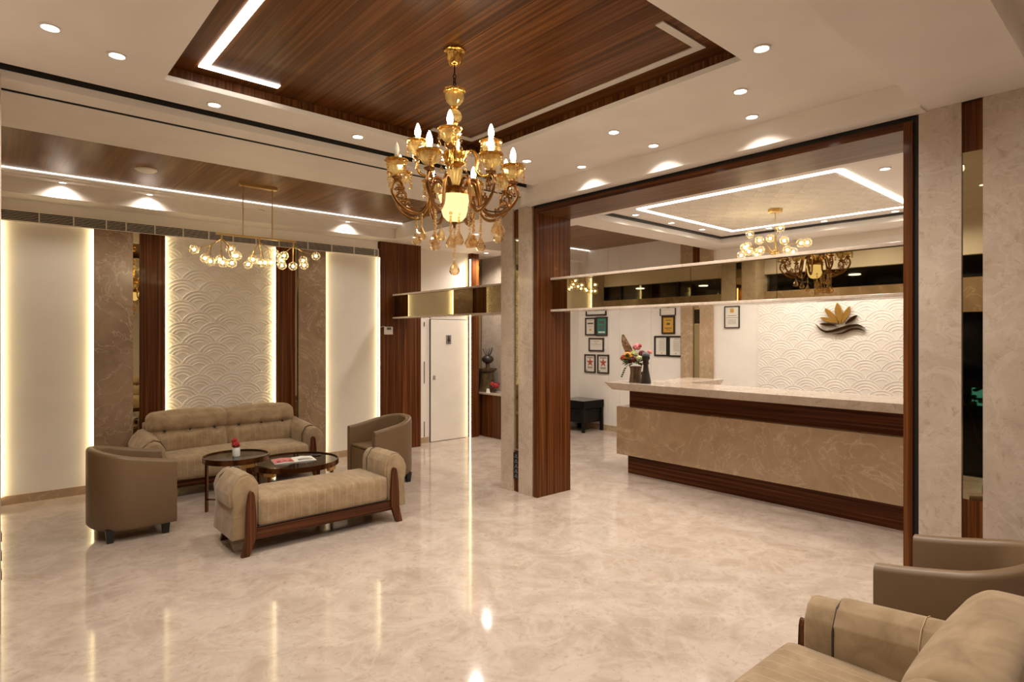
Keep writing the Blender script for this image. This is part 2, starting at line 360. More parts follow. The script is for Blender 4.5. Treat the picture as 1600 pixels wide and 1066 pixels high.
# ---- column
co = thing('column', 'beige marble column with a bronze mirror strip beside the reception portal', 'column', kind=S)
bx('marble_slab', MARB, co, 4.33,4.84,4.582,4.794,0,3.1); bx('marble_slab', MARB, co, 4.33,4.84,4.889,5.085,0,3.1)
bx('core', DARK, co, 4.37,4.84,4.794,4.889,0,3.1)
bx('mirror_strip', MIRROR, co, 4.355,4.37,4.794,4.889,.47,2.77); bx('wood_cap', WOODV, co, 4.352,4.37,4.794,4.889,2.77,3.08)
bx('wood_foot', WOODV, co, 4.352,4.37,4.794,4.889,0,.45)
bx('steel_joint', bpy.data.materials['satin_steel'], co, 4.350,4.37,4.794,4.889,.45,.47); bx('steel_joint', bpy.data.materials['satin_steel'], co, 4.350,4.37,4.794,4.889,2.76,2.775)
so = thing('socket_panel', 'black strip of power sockets low on the marble column', 'socket')
bx('plate', BLACK, so, 4.340,4.352,4.797,4.886,.14,.43)
for k in range(5):
    build(MB().box(4.337,4.3405,4.815,4.868,.16+k*.054,.165+k*.054).box(4.337,4.3405,4.835,4.848,.172+k*.054,.19+k*.054), 'socket_mark', mat('grey_mark', (.22,.22,.22), .4), so)
# ---- portal
po = thing('portal_frame', 'walnut portal lining around the reception opening', 'portal', kind=S)
bx('side_lining', WOODV, po, 4.335,4.845,4.505,4.56,0,3.05); bx('side_lining', WOODV, po, 4.335,4.845,1.125,1.174,0,3.05)
bx('header_lining', WOODS, po, 4.338,4.845,1.174,4.505,3.0,3.05); bx('header_edge', WOODY, po, 4.330,4.338,1.174,4.505,3.0,3.05)
g2 = MB().box(4.36,4.83,4.56,4.582,0,3.08); g2.box(4.36,4.83,1.09,1.125,0,3.08); g2.box(4.36,4.84,1.125,4.56,3.05,3.1); build(g2, 'shadow_gap', DARK, po)
# ---- right wall, front wall, window wall
wr = thing('wall_right', 'beige marble wall with a narrow bronze mirror strip behind the right armchair', 'wall', kind=S)
bx('marble_slab', MARB, wr, 4.33,4.84,.875,1.09,0,3.09); bx('marble_slab', MARB, wr, 4.33,4.84,-1.7,.773,0,3.25)
bx('core', DARK, wr, 4.37,4.84,.773,.875,0,3.09); bx('mirror_strip', MIRROR, wr, 4.35,4.37,.773,.875,.736,2.793)
bx('wood_cap', WOODV, wr, 4.35,4.37,.773,.875,2.793,3.09); bx('wood_foot', WOODV, wr, 4.35,4.37,.773,.875,0,.736)
tag(bx('wall_front', PANEL, None, -.25,4.84,-1.85,-1.7,0,3.6), 'plain white wall behind the photographer', 'wall', kind=S)
wl = thing('wall_left', 'entrance side wall with brown marble lintel and dark glazing', 'wall', kind=S)
bx('lintel', MARBB, wl, -.40,-.22,-1.7,7.8,2.0,2.42); bx('upper_wall', CEIL, wl, -.40,-.25,-1.7,7.9,2.70,3.6)
bx('lower_wall', MARBB, wl, -.40,-.24,5.05,7.8,0,2.0); bx('lower_wall', MARBB, wl, -.40,-.24,-1.7,-.4,0,2.0)
for y in (-.45,.9,2.2,3.5,6.1,7.4): bx('mullion', DARK, wl, -.36,-.30,y,y+.05,0 if y < 5 else 2.42,2.0 if y < 5 else 2.7)
for y in (.9,2.2,3.5): bx('mullion', DARK, wl, -.36,-.30,y,y+.05,2.42,2.7)
for i, (y0, y1, z0, z1) in enumerate(((-.4,4.47,0.,2.0),(-1.7,7.8,2.42,2.7))):
    o = tag(bx('window_%d' % (i+1), PANE, None, -.345,-.335,y0,y1,z0,z1), ('tall entrance glazing facing the dark street','narrow clerestory glazing above the marble lintel')[i], 'window', kind=S)
cl = thing('column', 'marble column with mirror strip at the left picture edge', 'column', kind=S)
bx('marble_slab', MARB, cl, -.40,.06,4.47,4.70,0,3.2); bx('marble_slab', MARB, cl, -.40,.06,4.81,5.05,0,3.2); bx('mirror_strip', MIRROR, cl, .02,.04,4.70,4.81,.5,2.8)
bx('core', DARK, cl, -.40,.02,4.70,4.81,0,3.2)
for k in range(3): bx('socket', BLACK, cl, .059,.064,4.50,4.55,.30+k*.11,.35+k*.11)
yd = tag(bx('ground', mat('dark_paving', (.05,.045,.04), .7), None, -7,-.4,-4,12,-.2,-.02), 'dark paving outside the entrance glazing', 'ground', kind=S)
cn = thing('entrance_canopy', 'outdoor entrance canopy with small lights seen through the clerestory', 'canopy', kind=S)
bx('soffit', mat('canopy_board', (.30,.24,.17), .6), cn, -3.4,-.42,-4,12,2.76,2.84)
for x, y in ((-1.5,.3),(-1.5,2.4),(-1.9,3.7),(-1.5,5.6),(-2.0,6.6),(-1.6,7.9),(-1.6,9.2)):
    build(MB().lathe([(0,0),(.09,0),(.09,.012)], (x,y,2.746), 14), 'canopy_light', LENS, cn)
# ---- reception walls
we = thing('wall_reception', 'white panelled reception back wall', 'wall', kind=S)
bx('backing', WHITE, we, 8.42,8.6,.8,7.75,0,3.4)
for a, b in ((6.892,7.6),(6.63,6.888),(5.966,6.626),(5.35,5.962)): bx('white_panel', PANEL, we, 8.405,8.42,a,b,.09,3.3)
bx('white_panel', PANEL, we, 8.395,8.42,4.113,4.80,0,3.03); bx('embossed_panel', RELIEF, we, 8.385,8.42,1.0,4.11,0,3.03)
r_ = build(relief(1.6,4.10,.75,2.35, lambda u,v,h: (8.385-h,u,v), .36,.126,.005,.0045), 'embossed_fans', RELIEF, we); r_['kind'] = 'stuff'
for a, b in ((4.80,5.01),(5.135,5.35)): bx('marble_pilaster', MARBC, we, 8.34,8.42,a,b,0,3.3)
bx('mirror_strip', MIRROR, we, 8.365,8.42,5.01,5.135,0,2.80); bx('wood_cap', WOODV, we, 8.36,8.42,5.01,5.135,2.80,3.3)
bx('baseboard', MARBC, we, 8.39,8.405,5.35,7.6,0,.10)
tag(bx('wall_reception_side', PANEL, None, 6.9001,8.42,7.6,7.75,0,3.4), 'white side wall behind the dark wicker table', 'wall', kind=S)
tag(bx('wall_reception_end', PANEL, None, 4.84,8.6,.75,.9,0,3.4), 'plain white wall at the hidden end of the reception', 'wall', kind=S)

# ================================================================= LAMPS
def downlight(loc, label, group, power=DOWN_W, lit=True, r=.037, spot=158):
    t = thing('downlight', label, 'ceiling light', loc, 0, group)
    build(MB().lathe([(r*1.25,0),(r*1.28,-.006),(r*1.05,-.008),(r*.98,.004)], n=20), 'trim_ring', RING, t, 40)
    build(MB().lathe([(0,-.003),(r*.96,-.003)], n=20), 'lens', LENS if lit else OFF, t)
    if lit: lamp(t, 'SPOT', (0,0,-.03), power, DOWN, .04, spot, 1.0)
G = 'downlights in the upper lobby ceiling'
for x, y, l in ((.236,3.758,'recessed downlight at the upper left corner of the photo'),
    (.536,3.889,'recessed downlight left of the walnut tray, second from the left'),
    (1.136,4.284,'recessed downlight below the lit white L-shaped light line'),
    (2.149,4.234,'recessed downlight beside the tray edge, left of the crystal chandelier'),
    (3.561,3.834,'recessed downlight just right of the crystal chandelier candles'),
    (4.057,3.632,'recessed downlight near the left end of the portal header'),
    (3.554,2.858,'recessed downlight beside the tray, midway along its right edge'),
    (4.044,2.846,'recessed downlight above the middle of the portal header'),
    (3.56,1.853,'recessed downlight near the right corner of the walnut tray'),
    (3.116,1.502,'recessed downlight highest on the right, past the tray corner'),
    (4.035,2.015,'recessed downlight above the right end of the portal header')):
    downlight((x,y,3.25), l, G, spot=126 if x > 4 else 158)
for x, y, l in ((.35,2.8,'added unseen downlight beyond the top edge, left of the tray'),(.35,1.8,'added unseen downlight beyond the top edge, far left of the tray'),
    (1.1,1.35,'added unseen downlight overhead, near the photographer'),(2.1,1.35,'added unseen downlight overhead, between beam and tray')):
    downlight((x,y,3.25), l, G)  # unseen downlights added to light the lobby from outside the view
for x, y, l in ((1.0,-.5,'added unseen downlight above the right sofa, left'),(2.6,-.4,'added unseen downlight above the right sofa, middle'),(3.7,.1,'added unseen downlight above the right armchair')):
    downlight((x,y,3.25), l, 'added downlights above the right seating', 18)  # added out-of-view downlights that brighten the right seating
G = 'small spotlights on the ledge above the sofa'
for x, lit, l in ((.569,1,'bright ledge spotlight at the far left above the sofa wall'),(1.325,1,'bright ledge spotlight below the round ceiling speaker'),
    (2.52,0,'unlit ledge spotlight behind the globe pendant'),(3.64,1,'bright ledge spotlight near the end of the sofa ceiling tray')):
    downlight((x,7.455,3.25), l, G, 22, bool(lit), .03, 150)
G = 'downlights around the reception light frame'
for x, y, l in ((5.638,4.216,'reception downlight at the left corner of the light frame'),(6.373,4.22,'reception downlight, second along the left side of the frame'),
    (7.06,4.206,'reception downlight, third along the left side of the frame'),(7.632,3.577,'reception downlight behind the globe chandelier canopy'),
    (7.667,2.912,'reception downlight behind the frame, right of the globe chandelier'),(7.674,2.156,'reception downlight far right behind the light frame'),
    (5.661,1.666,'reception downlight nearest the right portal post')):
    downlight((x,y,3.115), l, G, 46)
for x, y, l in ((6.2,5.6,'added corridor downlight in the wood ceiling, hidden by the column'),(6.9,6.9,'added corridor downlight in the wood ceiling, hidden behind the walnut post'),(5.0,6.4,'added corridor downlight above the passage'),(6.25,7.72,'added corridor downlight above the niche console')):
    downlight((x,y,3.30 if 5.4 < x and y < 7 else 3.1), l, 'added corridor downlights', 80)  # added to brighten corridor and niche, no such fixtures seen
sp = thing('ceiling_speaker', 'round white disc speaker on the brown wood ceiling', 'speaker', (1.14,6.585,3.30))
build(MB().lathe([(.085,0),(.085,-.012),(.07,-.022),(0,-.024)], n=24), 'grille', PANEL, sp, 40); build(MB().lathe([(.095,0),(.095,-.006),(.085,-.008)], n=24), 'rim', RING, sp, 40)

def smooth_path(pts, k=5):
    P = [Vector(p) for p in pts]; P = [P[0]*2-P[1]]+P+[P[-1]*2-P[-2]]; out = []
    for i in range(1, len(P)-2):
        for j in range(k):
            t = j/k; a,b,c,d = P[i-1],P[i],P[i+1],P[i+2]
            out.append(.5*((2*b)+(c-a)*t+(2*a-5*b+4*c-d)*t*t+(3*b-a-3*c+d)*t**3))
    return out+[P[-2]]
# ---- crystal chandelier
def chandelier():
    t = thing('crystal_chandelier', 'ornate gold crystal chandelier with candle bulbs hanging from the walnut tray', 'chandelier', (2.03,2.80,0))
    build(MB().lathe([(.062,3.36),(.062,3.35),(.052,3.345),(.048,3.33),(.040,3.29),(.026,3.272),(.012,3.268)], n=32, wave=(16,.04)), 'canopy', GOLD, t, 50)
    ch = MB().tube([(0,0,3.27),(0,0,3.215)], .004, 6)
    for k in range(4):
        z = 3.205-k*.021; a = k%2*PI/2
        ch.tube([(.009*math.cos(q)*math.cos(a), .009*math.cos(q)*math.sin(a), z+.015*math.sin(q)) for q in [i*PI/4 for i in range(8)]], .003, 5, True)
    build(ch, 'chain', mat('black_iron', (.03,.02,.015), .4, 1.), t, 50)
    build(MB().lathe([(.0,3.135),(.050,3.132),(.064,3.128),(.062,3.116),(.050,3.108)], n=40, wave=(10,.05)), 'crown_rim', GOLD, t, 50)
    build(MB().lathe([(.050,3.11),(.054,3.09),(.046,3.06),(.026,3.04),(.014,3.035)], n=20, wave=(10,.03)), 'crown_cup', CUP, t)
    build(MB().lathe([(.014,3.036),(.022,3.028),(.012,3.02),(.02,3.012)], n=16), 'collar', GOLD, t, 50)
    build(MB().lathe([(.02,3.012),(.038,2.995),(.044,2.975),(.036,2.953),(.018,2.942)], n=14), 'glass_ball', CUP, t)
    build(MB().lathe([(.018,2.945),(.024,2.935),(.014,2.92),(.016,2.88),(.022,2.84),(.016,2.80),(.020,2.775),(.055,2.768),(.076,2.758),(.070,2.735),(.058,2.72),(.06,2.70),(.04,2.685),(.02,2.675)], n=28, wave=(14,.03)), 'upper_hub', GOLD, t, 50)
    build(MB().lathe([(.022,2.675),(.046,2.668),(.038,2.63),(.026,2.59),(.022,2.572)], n=24, wave=(12,.06)), 'glass_column', CUP, t)
    build(MB().lathe([(.022,2.573),(.05,2.57),(.07,2.56),(.078,2.54),(.088,2.525),(.092,2.512),(.084,2.508)], n=40, wave=(20,.035)), 'lower_hub', BRONZE, t, 50)
    bw = build(MB().lathe([(.083,2.51),(.095,2.512),(.088,2.495),(.079,2.47),(.076,2.43),(.066,2.395),(.045,2.372),(.018,2.362)], n=28), 'bowl_shade', BOWL, t, 60)
    build(MB().lathe([(.02,2.365),(.016,2.355),(.008,2.345),(.008,2.33),(.0,2.325)], n=12), 'finial', BRONZE, t, 50)
    def string(x, y, z0, z1, parent, drop=.030, nm='crystal_string'):
        mb = MB(); z = z0; i = 0
        while z > z1+drop*2.2:
            q = .0075 if i%3 else .0105; mb.ball((x,y,z), q, 7, 5); z -= q*2.0; i += 1
        s = build(mb, nm, CRYSTAL, parent)
        build(MB().lathe([(.002,drop*2.2),(drop*.25,drop*1.6),(drop*.62,drop*.9),(drop*.72,drop*.5),(drop*.45,drop*.1),(0,0)], (x,y,z1), 8), 'teardrop', CRYSTAL, s)
    def arm(path, ang, rc, zc, lower, lit=True):
        c, s_ = math.cos(ang), math.sin(ang)
        P = lambda r, z, o=0: (r*c-o*s_, r*s_+o*c, z)
        pts = smooth_path([P(r,z) for r,z in path]); m = len(pts)
        mb = MB().tube(pts, [.0115-.004*i/m for i in range(m)], 7)
        if lower:
            mb.tube([Vector(p)+Vector((0,0,.020+.004*math.sin(i*.8))) for i, p in enumerate(pts[8:34])], .0045, 5)
            for cr, cz, q in ((.325,2.515,.026),(.285,2.455,.020)):      # leafy scrolls
                mb.tube([P(cr+q*(1-i/16)*math.cos(i*.75+2.6), cz+q*(1-i/16)*math.sin(i*.75+2.6)) for i in range(14)], .0042, 5)
                for i in range(5): mb.ball(P(cr+q*math.cos(i*1.26), cz+q*math.sin(i*1.26)), .007, 6, 4)
        a = build(mb, 'arm', BRONZE if lower else GOLD, t, 60)
        o = P(rc, 0)
        build(MB().lathe([(.008,zc-.035),(.028,zc-.022),(.030,zc-.016),(.012,zc-.008),(.012,zc)], (o[0],o[1],0), 16), 'cup_foot', BRONZE, a, 50)
        build(MB().lathe([(.014,zc),(.038,zc+.014),(.053,zc+.040),(.054,zc+.060),(.050,zc+.066)], (o[0],o[1],0), 24, (12,.05)), 'cut_glass_cup', CUP, a)
        build(MB().lathe([(.050,zc+.064),(.064,zc+.070),(.066,zc+.077),(.056,zc+.082),(.0,zc+.080)], (o[0],o[1],0), 30, (10,.04)), 'gold_rim', GOLD, a, 50)
        build(MB().lathe([(.011,zc+.08),(.011,zc+.10)], (o[0],o[1],0), 10), 'candle_sleeve', GOLD, a)
        build(MB().lathe([(.009,zc+.098),(.0165,zc+.118),(.0175,zc+.135),(.011,zc+.160),(.003,zc+.178),(0,zc+.180)], (o[0],o[1],0), 12), 'candle_bulb', BULB if lit else OFF, a, 60)
        for k in range(4):
            b = ang+k*PI/2+.5; string(o[0]+.062*math.cos(b), o[1]+.062*math.sin(b), zc+.066, zc-.02-.01*(k%2), a, .015, 'rim_drop')
    yaw = math.radians(48.53-90)
    low = [(.05,2.545),(.085,2.60),(.13,2.595),(.15,2.52),(.165,2.44),(.215,2.395),(.28,2.405),(.335,2.445),(.368,2.50),(.362,2.55),(.335,2.566),(.312,2.55),(.308,2.525),(.325,2.513)]
    up = [(.055,2.735),(.085,2.775),(.118,2.765),(.130,2.715),(.125,2.665),(.15,2.635),(.19,2.638),(.214,2.67),(.212,2.715)]
    for i, d in enumerate((-107,-50,-8,30,75,120,165,207)): arm(low, math.radians(d)+yaw, .343, 2.60, True, i != 7)
    for d in (-91,1,92,181): arm(up, math.radians(d)+yaw, .212, 2.755, False)
    for d, r, z0, z1 in ((207,.20,2.39,2.24),(180,.22,2.39,2.23),(-125,.17,2.42,2.20),(-150,.12,2.43,2.19),(-100,.08,2.40,2.20),(-60,.06,2.40,2.22),(-40,.15,2.42,2.20),(-55,.17,2.42,2.19),(-30,.18,2.40,2.18),
                         (0,.24,2.39,2.29),(15,.26,2.39,2.25),(-8,.27,2.40,2.27),(120,.2,2.40,2.28),(60,.2,2.40,2.24)):
        a = math.radians(d)+yaw; string(r*math.cos(a), r*math.sin(a), z0, z1, t, .042)
    string(0, 0, 2.325, 2.055, t, .044)
chandelier()
# ---- globe pendants
def globe_part(t, ps, joint, r=.048):
    cen = Vector((0,0,0))
    for p in ps: cen += Vector(p)/len(ps)
    J = Vector(joint); el = J+(cen-J)*.58+Vector((0,0,.035))
    b = build(MB().tube([J, el], .005, 6), 'branch', BRASS, t, 50)
    for p in ps:
        d = (Vector(p)-el).normalized()
        build(MB().tube([el, Vector(p)-d*r*.75], .004, 6), 'twig', BRASS, b, 50)
        build(MB().ball(p, r, 18, 12), 'globe', GLOBE, b, 80); build(MB().ball(p, .014, 8, 6), 'bulb', DOTB, b, 80)
def linear_pendant():
    t = thing('globe_pendant', 'slim brass linear pendant with clusters of amber glass globes over the coffee tables', 'pendant lamp', (0,6.5,0))
    bx('canopy', BRASS, t, 1.965,2.345,-.03,.03,3.272,3.30)
    for x in (2.0,2.30): build(MB().tube([(x,0,3.28),(x,0,2.755)], .006, 8), 'stem', BRASS, t, 50)
    bx('bar', BRASS, t, 1.735,2.562,-.012,.012,2.738,2.756)
    for x in (1.79,2.165,2.53): build(MB().tube([(x,0,2.745),(x,0,2.70)], .010, 8), 'socket_stem', BRASS, t, 50)
    PG = [(1.537,0.,2.564),(1.662,.1,2.497),(1.66,-.1,2.447),(1.798,.08,2.493),(1.768,-.12,2.441),(1.908,.1,2.615),(1.943,.12,2.551),(1.923,-.05,2.532),(1.861,-.1,2.446),(2.076,.08,2.466),(2.068,-.1,2.499),(2.21,.1,2.497),(2.199,-.08,2.48),(2.327,.1,2.512),(2.344,.05,2.604),(2.432,.1,2.545),(2.389,-.1,2.569),(2.375,-.08,2.466),(2.544,.05,2.481),(2.671,.08,2.558),(2.608,-.1,2.483),(2.786,0.,2.61)]
    for ids, x in (((0,1,2),1.79),((3,4),1.79),((5,6),1.79),((7,8),1.79),((9,10),2.165),((11,12),2.165),((13,14),2.165),((15,16,17),2.53),((18,),2.53),((19,20,21),2.53)):
        globe_part(t, [PG[i] for i in ids], (x,0,2.70))
linear_pendant()
def reception_pendant():
    t = thing('globe_chandelier', 'branching brass chandelier with clear glass globes above the reception counter', 'chandelier', (6.5,2.98,0))
    build(MB().lathe([(.075,3.105),(.075,3.07),(.065,3.062),(0,3.06)], n=6), 'canopy', BRASS, t); build(MB().tube([(0,0,3.065),(0,0,2.63)], .004, 6), 'stem', BRASS, t)
    build(MB().ball((0,0,2.61), .042, 14, 9), 'hub', BRASS, t, 60); build(MB().tube([(0,0,2.80),(0,0,2.62)], .011, 8), 'sleeve', BRASS, t, 50)
    RG = [(.1,.34,2.88),(.05,.203,2.789),(-.15,.276,2.699),(.15,.393,2.76),(-.1,.249,2.654),(.05,.418,2.641),(-.2,.069,2.635),(.2,.309,2.651),(.15,.125,2.812),(.1,-.014,2.905),(-.15,-.165,2.72),(-.1,-.175,2.625),(.2,-.109,2.641),(.1,-.235,2.712),(-.1,-.382,2.68)]
    for ids in ((0,1),(2,4),(3,5,7),(6,),(8,9),(10,11),(12,),(13,14)): globe_part(t, [RG[i] for i in ids], (0,0,2.61), .048)
reception_pendant()

# ================================================================= HANGING MIRROR SHELVES
def mirror_shelf(label, y0, y1, seams):
    t = thing('hanging_shelf', label, 'shelf')
    bx('slab', MARB, t, 4.53,4.80,y0,y1,2.305,2.33, bevel=.003); bx('slab', MARB, t, 4.53,4.80,y0,y1,1.966,1.99, bevel=.003)
    bx('core', DARK, t, 4.575,4.77,y0,y1,1.99,2.305)
    ys = [y0]+seams+[y1]
    for a, b in zip(ys, ys[1:]): bx('mirror_panel', MIRROR, t, 4.565,4.575,a+.002,b-.002,1.99,2.305)
mirror_shelf('bronze mirrored shelf spanning the reception opening between marble slabs', 1.174, 4.505, [2.08,2.83])
mirror_shelf('bronze mirrored shelf between the walnut panel and marble column near the restroom', 5.085, 7.82, [6.35])

# ================================================================= RECEPTION
ct = thing('reception_counter', 'long caramel marble reception counter with walnut bands and pale marble top', 'counter', (0,0,0))
bx('plinth', WOODY, ct, 6.0,6.45,1.0,4.60,0,.245); bx('marble_front', MARBC, ct, 5.885,6.45,1.0,4.69,.24,.832, bevel=.004)
bx('wood_band', WOODY, ct, 5.985,6.45,1.0,4.565,.832,1.045)
build(MB().prism([(1.0,1.125),(4.84,1.125),(4.715,1.042),(1.0,1.042)], 'yz', 5.83, 6.52), 'top_slab', MARB, ct)
build(MB().prism([(6.52,1.125),(7.40,1.125),(7.28,1.042),(6.52,1.042)], 'xz', 4.08, 4.60), 'return_slab', MARB, ct)
bx('return_body', WOODY, ct, 6.45,7.2,4.15,4.56,0,1.042)
lg = thing('lotus_logo', 'bronze lotus emblem with wave strokes on the embossed reception wall', 'emblem')
LG = [((3.012,2.143),(2.973,1.861),.088),((3.164,2.077),(2.996,1.866),.07),((3.225,1.956),(3.017,1.879),.053),((2.861,2.092),(2.959,1.861),.066),((2.773,1.976),(2.922,1.86),.044),((3.233,1.87),(3.021,1.848),.037)]
GM = mat('logo_gold', (.72,.43,.11), .34, 1.); DM = mat('logo_dark_bronze', (.16,.09,.035), .18, 1.)
for i, (a, b, wd) in enumerate(LG):
    a, b = Vector(a), Vector(b); d = b-a; nrm = Vector((-d.y,d.x)).normalized()
    pr = [a+d*(k/10)+nrm*wd/2*math.sin(PI*(k/10)**.85) for k in range(11)]+[a+d*(k/10)-nrm*wd/2*math.sin(PI*(k/10)**.85) for k in range(9,0,-1)]
    build(MB().prism([tuple(q) for q in pr], 'yz', 8.345, 8.375), 'petal', GM if i < 4 else DM, lg)
for pts, wd in (([(3.281,1.866),(3.199,1.783),(3.096,1.768),(2.889,1.829),(2.769,1.847),(2.682,1.807)],.034),([(3.071,1.73),(2.955,1.745),(2.841,1.793),(2.753,1.798),(2.682,1.77)],.026)):
    P = smooth_path([(a,b,0) for a,b in pts]); n = len(P); up_ = []; dn = []
    for k, p in enumerate(P):
        t_ = (P[min(k+1,n-1)]-P[max(k-1,0)]).normalized(); nn = Vector((-t_.y,t_.x,0))*wd/2*math.sin(PI*min(.98,max(.03,k/(n-1))))
        up_.append((p+nn)[:2]); dn.append((p-nn)[:2])
    mb = MB()
    for k in range(n-1): mb.prism([up_[k],up_[k+1],dn[k+1],dn[k]], 'yz', 8.345, 8.375)
    build(mb, 'wave', DM, lg)
PAPER = mat('certificate_paper', (.72,.68,.60), .6); FRM = mat('dark_wood_frame', (.030,.012,.008), .35)
INK = mat('print_ink', (.10,.08,.07), .6); RED = mat('red_print', (.42,.07,.05), .6); GREEN = mat('green_certificate', (.03,.20,.15), .5); YEL = mat('gold_certificate', (.60,.33,.04), .45)
WHITEINK = mat('white_print', (.8,.8,.75), .6)
def certificate(label, y0, y1, z0, z1, paper, style, x=8.405, fr=.026, frm=FRM):
    t = thing('framed_certificate', label, 'picture frame', (x,0,0), 0, 'framed certificates on the reception wall')
    ya, yb = min(y0,y1), max(y0,y1); za, zb = min(z0,z1), max(z0,z1)
    mb = MB()
    for d in ((ya,yb,za,za+fr),(ya,yb,zb-fr,zb),(ya,ya+fr,za+fr,zb-fr),(yb-fr,yb,za+fr,zb-fr)): mb.box(-.022,0,*d)
    build(mb, 'frame', frm, t); bx('paper', paper, t, -.010,0,ya+fr,yb-fr,za+fr,zb-fr)
    W_, H_ = yb-ya-2*fr, zb-za-2*fr; c = (ya+yb)/2; ps = {}
    def q(m, u0, u1, v0, v1): ps.setdefault(m.name, (m, MB()))[1].box(-.012,-.0101,c-u1*W_,c-u0*W_,za+fr+v0*H_,za+fr+v1*H_)
    if style == 'star':
        q(INK,-.35,.35,.86,.90)
        for a in range(5):
            an = PI/2+a*2*PI/5; s = MB().prism([(c+.16*W_*math.cos(an+.6), za+fr+.58*H_+.16*W_*math.sin(an+.6)),(c+.42*W_*math.cos(an), za+fr+.58*H_+.42*W_*math.sin(an)),(c+.16*W_*math.cos(an-.6), za+fr+.58*H_+.16*W_*math.sin(an-.6)),(c,za+fr+.58*H_)], 'yz', -.012,-.0101)
            ps.setdefault(RED.name, (RED, MB()))[1].add(s.v, s.f)
        q(INK,-.28,.28,.24,.29); q(INK,-.28,.28,.18,.20); q(INK,-.45,-.32,.03,.09)
    elif style == 'seal':
        q(INK,-.3,.3,.88,.90); q(INK,-.36,.36,.66,.76); q(INK,-.3,.3,.54,.55); q(INK,-.25,.25,.47,.48); q(YEL,-.12,.12,.22,.34)
    elif style == 'green':
        q(INK,-.3,.3,.66,.84); q(INK,-.4,.4,.52,.56); q(INK,-.3,.3,.40,.48); q(INK,-.2,.2,.28,.36); q(WHITEINK,-.36,.36,.10,.18)
    elif style == 'gold':
        q(INK,-.25,.25,.78,.83); q(INK,-.16,.16,.50,.64); q(INK,-.34,.34,.26,.31); q(INK,-.2,.2,.14,.18)
    elif style == 'letter':
        for k in range(11): q(INK,-.20,.36,.80-k*.058,.808-k*.058)
        q(INK,-.1,.36,.90,.92); q(RED,.0,.1,.08,.12)
    elif style == 'wide':
        q(INK,-.2,.2,.78,.81); q(INK,-.38,.38,.52,.54); q(INK,-.25,.25,.36,.37); q(YEL,-.08,.08,.60,.64)
    elif style == 'award':
        q(YEL,-.13,.13,.72,.92); q(INK,-.32,.32,.56,.58); q(INK,-.42,.42,.46,.475)
        for k in range(5): q(INK,-.3,.3,.36-k*.05,.368-k*.05)
    for m, mb in ps.values(): build(mb, 'print', m, t)
    return t
BLK = mat('black_frame', (.012,.010,.012), .3)
certificate('framed white certificate with a dark title beside the green one', 7.425,7.175,2.05,1.72,PAPER,'seal')
certificate('framed green certificate at upper left of the reception wall', 7.165,6.897,2.06,1.712,GREEN,'green')
certificate('landscape framed certificate in the middle of the left group', 7.338,6.978,1.676,1.426,PAPER,'wide')
certificate('left of two framed certificates with a red star', 7.441,7.175,1.37,1.027,PAPER,'star')
certificate('right of two framed certificates with a red star', 7.129,6.86,1.371,1.025,PAPER,'star')
certificate('landscape frame topmost on the left, partly hidden by the mirrored shelf', 7.41,6.92,2.40,2.083,PAPER,'wide')
certificate('framed gold yellow certificate in a dark frame', 5.742,5.491,2.041,1.742,YEL,'gold')
certificate('left of two black framed letters below the gold certificate', 5.888,5.625,1.711,1.373,PAPER,'letter',frm=BLK)
certificate('right of two black framed letters beside the marble pilaster', 5.612,5.357,1.711,1.369,PAPER,'letter',frm=BLK)
certificate('thin black framed award alone on the white panel', 4.617,4.377,2.158,1.829,PAPER,'award',8.395,.012,BLK)
certificate('white landscape plaque above the gold certificate', 5.774,5.479,2.30,2.044,PAPER,'wide',fr=.010)
# wicker table
wt = thing('wicker_table', 'dark woven side table with glass top below the certificates', 'table', (8.12,7.28,0))
WK = mat('dark_wicker', (.008,.006,.005), .6, spec=.2)
wv = MB().box(-.27,.27,-.30,.30,.42,.55)
for k in range(18):
    z = .43+.0068*k; wv.box(-.274,.274,-.304,.304,z,z+.004)
build(wv, 'woven_apron', WK, wt); bx('glass_top', mat('smoky_glass', (.035,.032,.028), .08), wt, -.27,.27,-.30,.30,.551,.560, bevel=.002)
for sx in (-1,1):
    for sy in (-1,1): build(MB().box(sx*.245-.025,sx*.245+.025,sy*.27-.025,sy*.27+.025,0,.42), 'leg', WK, wt, bevel=.004)
bx('lower_shelf', WK, wt, -.22,.22,-.25,.25,.16,.40)
# flower arrangement on counter
fa = thing('flower_arrangement', 'bark vase with mixed flowers and a tall brown feather on the counter end', 'flowers', (6.10,4.56,1.125))
BARK = mat('tree_bark', (.13,.075,.035), .8); _b = noise(BARK, coords(BARK,(40,40,6)), 1, 5); bump(BARK, _b, .8, .01); setcol(BARK, ramp(BARK, _b, [(.35,(.05,.026,.012)),(.65,(.20,.125,.065))]))
build(MB().lathe([(.080,0),(.076,.05),(.066,.12),(.068,.17),(.078,.20),(.06,.19),(.0,.17)], n=22, wave=(7,.05)), 'vase', BARK, fa, 60)
build(MB().tube([(.05,-.04,.10),(.075,-.075,.135),(.08,-.085,.16)], [.018,.015,.010], 8), 'bark_knot', BARK, fa, 60)
LEAF = mat('leaf_green', (.045,.10,.018), .5); PALE = mat('pale_green_petal', (.50,.55,.25), .6); MAR = mat('maroon_petal', (.13,.010,.018), .6)
PNK = mat('pink_petal', (.65,.22,.22), .6); REDP = mat('red_petal', (.38,.02,.015), .6); ORG = mat('orange_petal', (.75,.28,.02), .6); FEA = mat('brown_feather', (.20,.12,.065), .8)
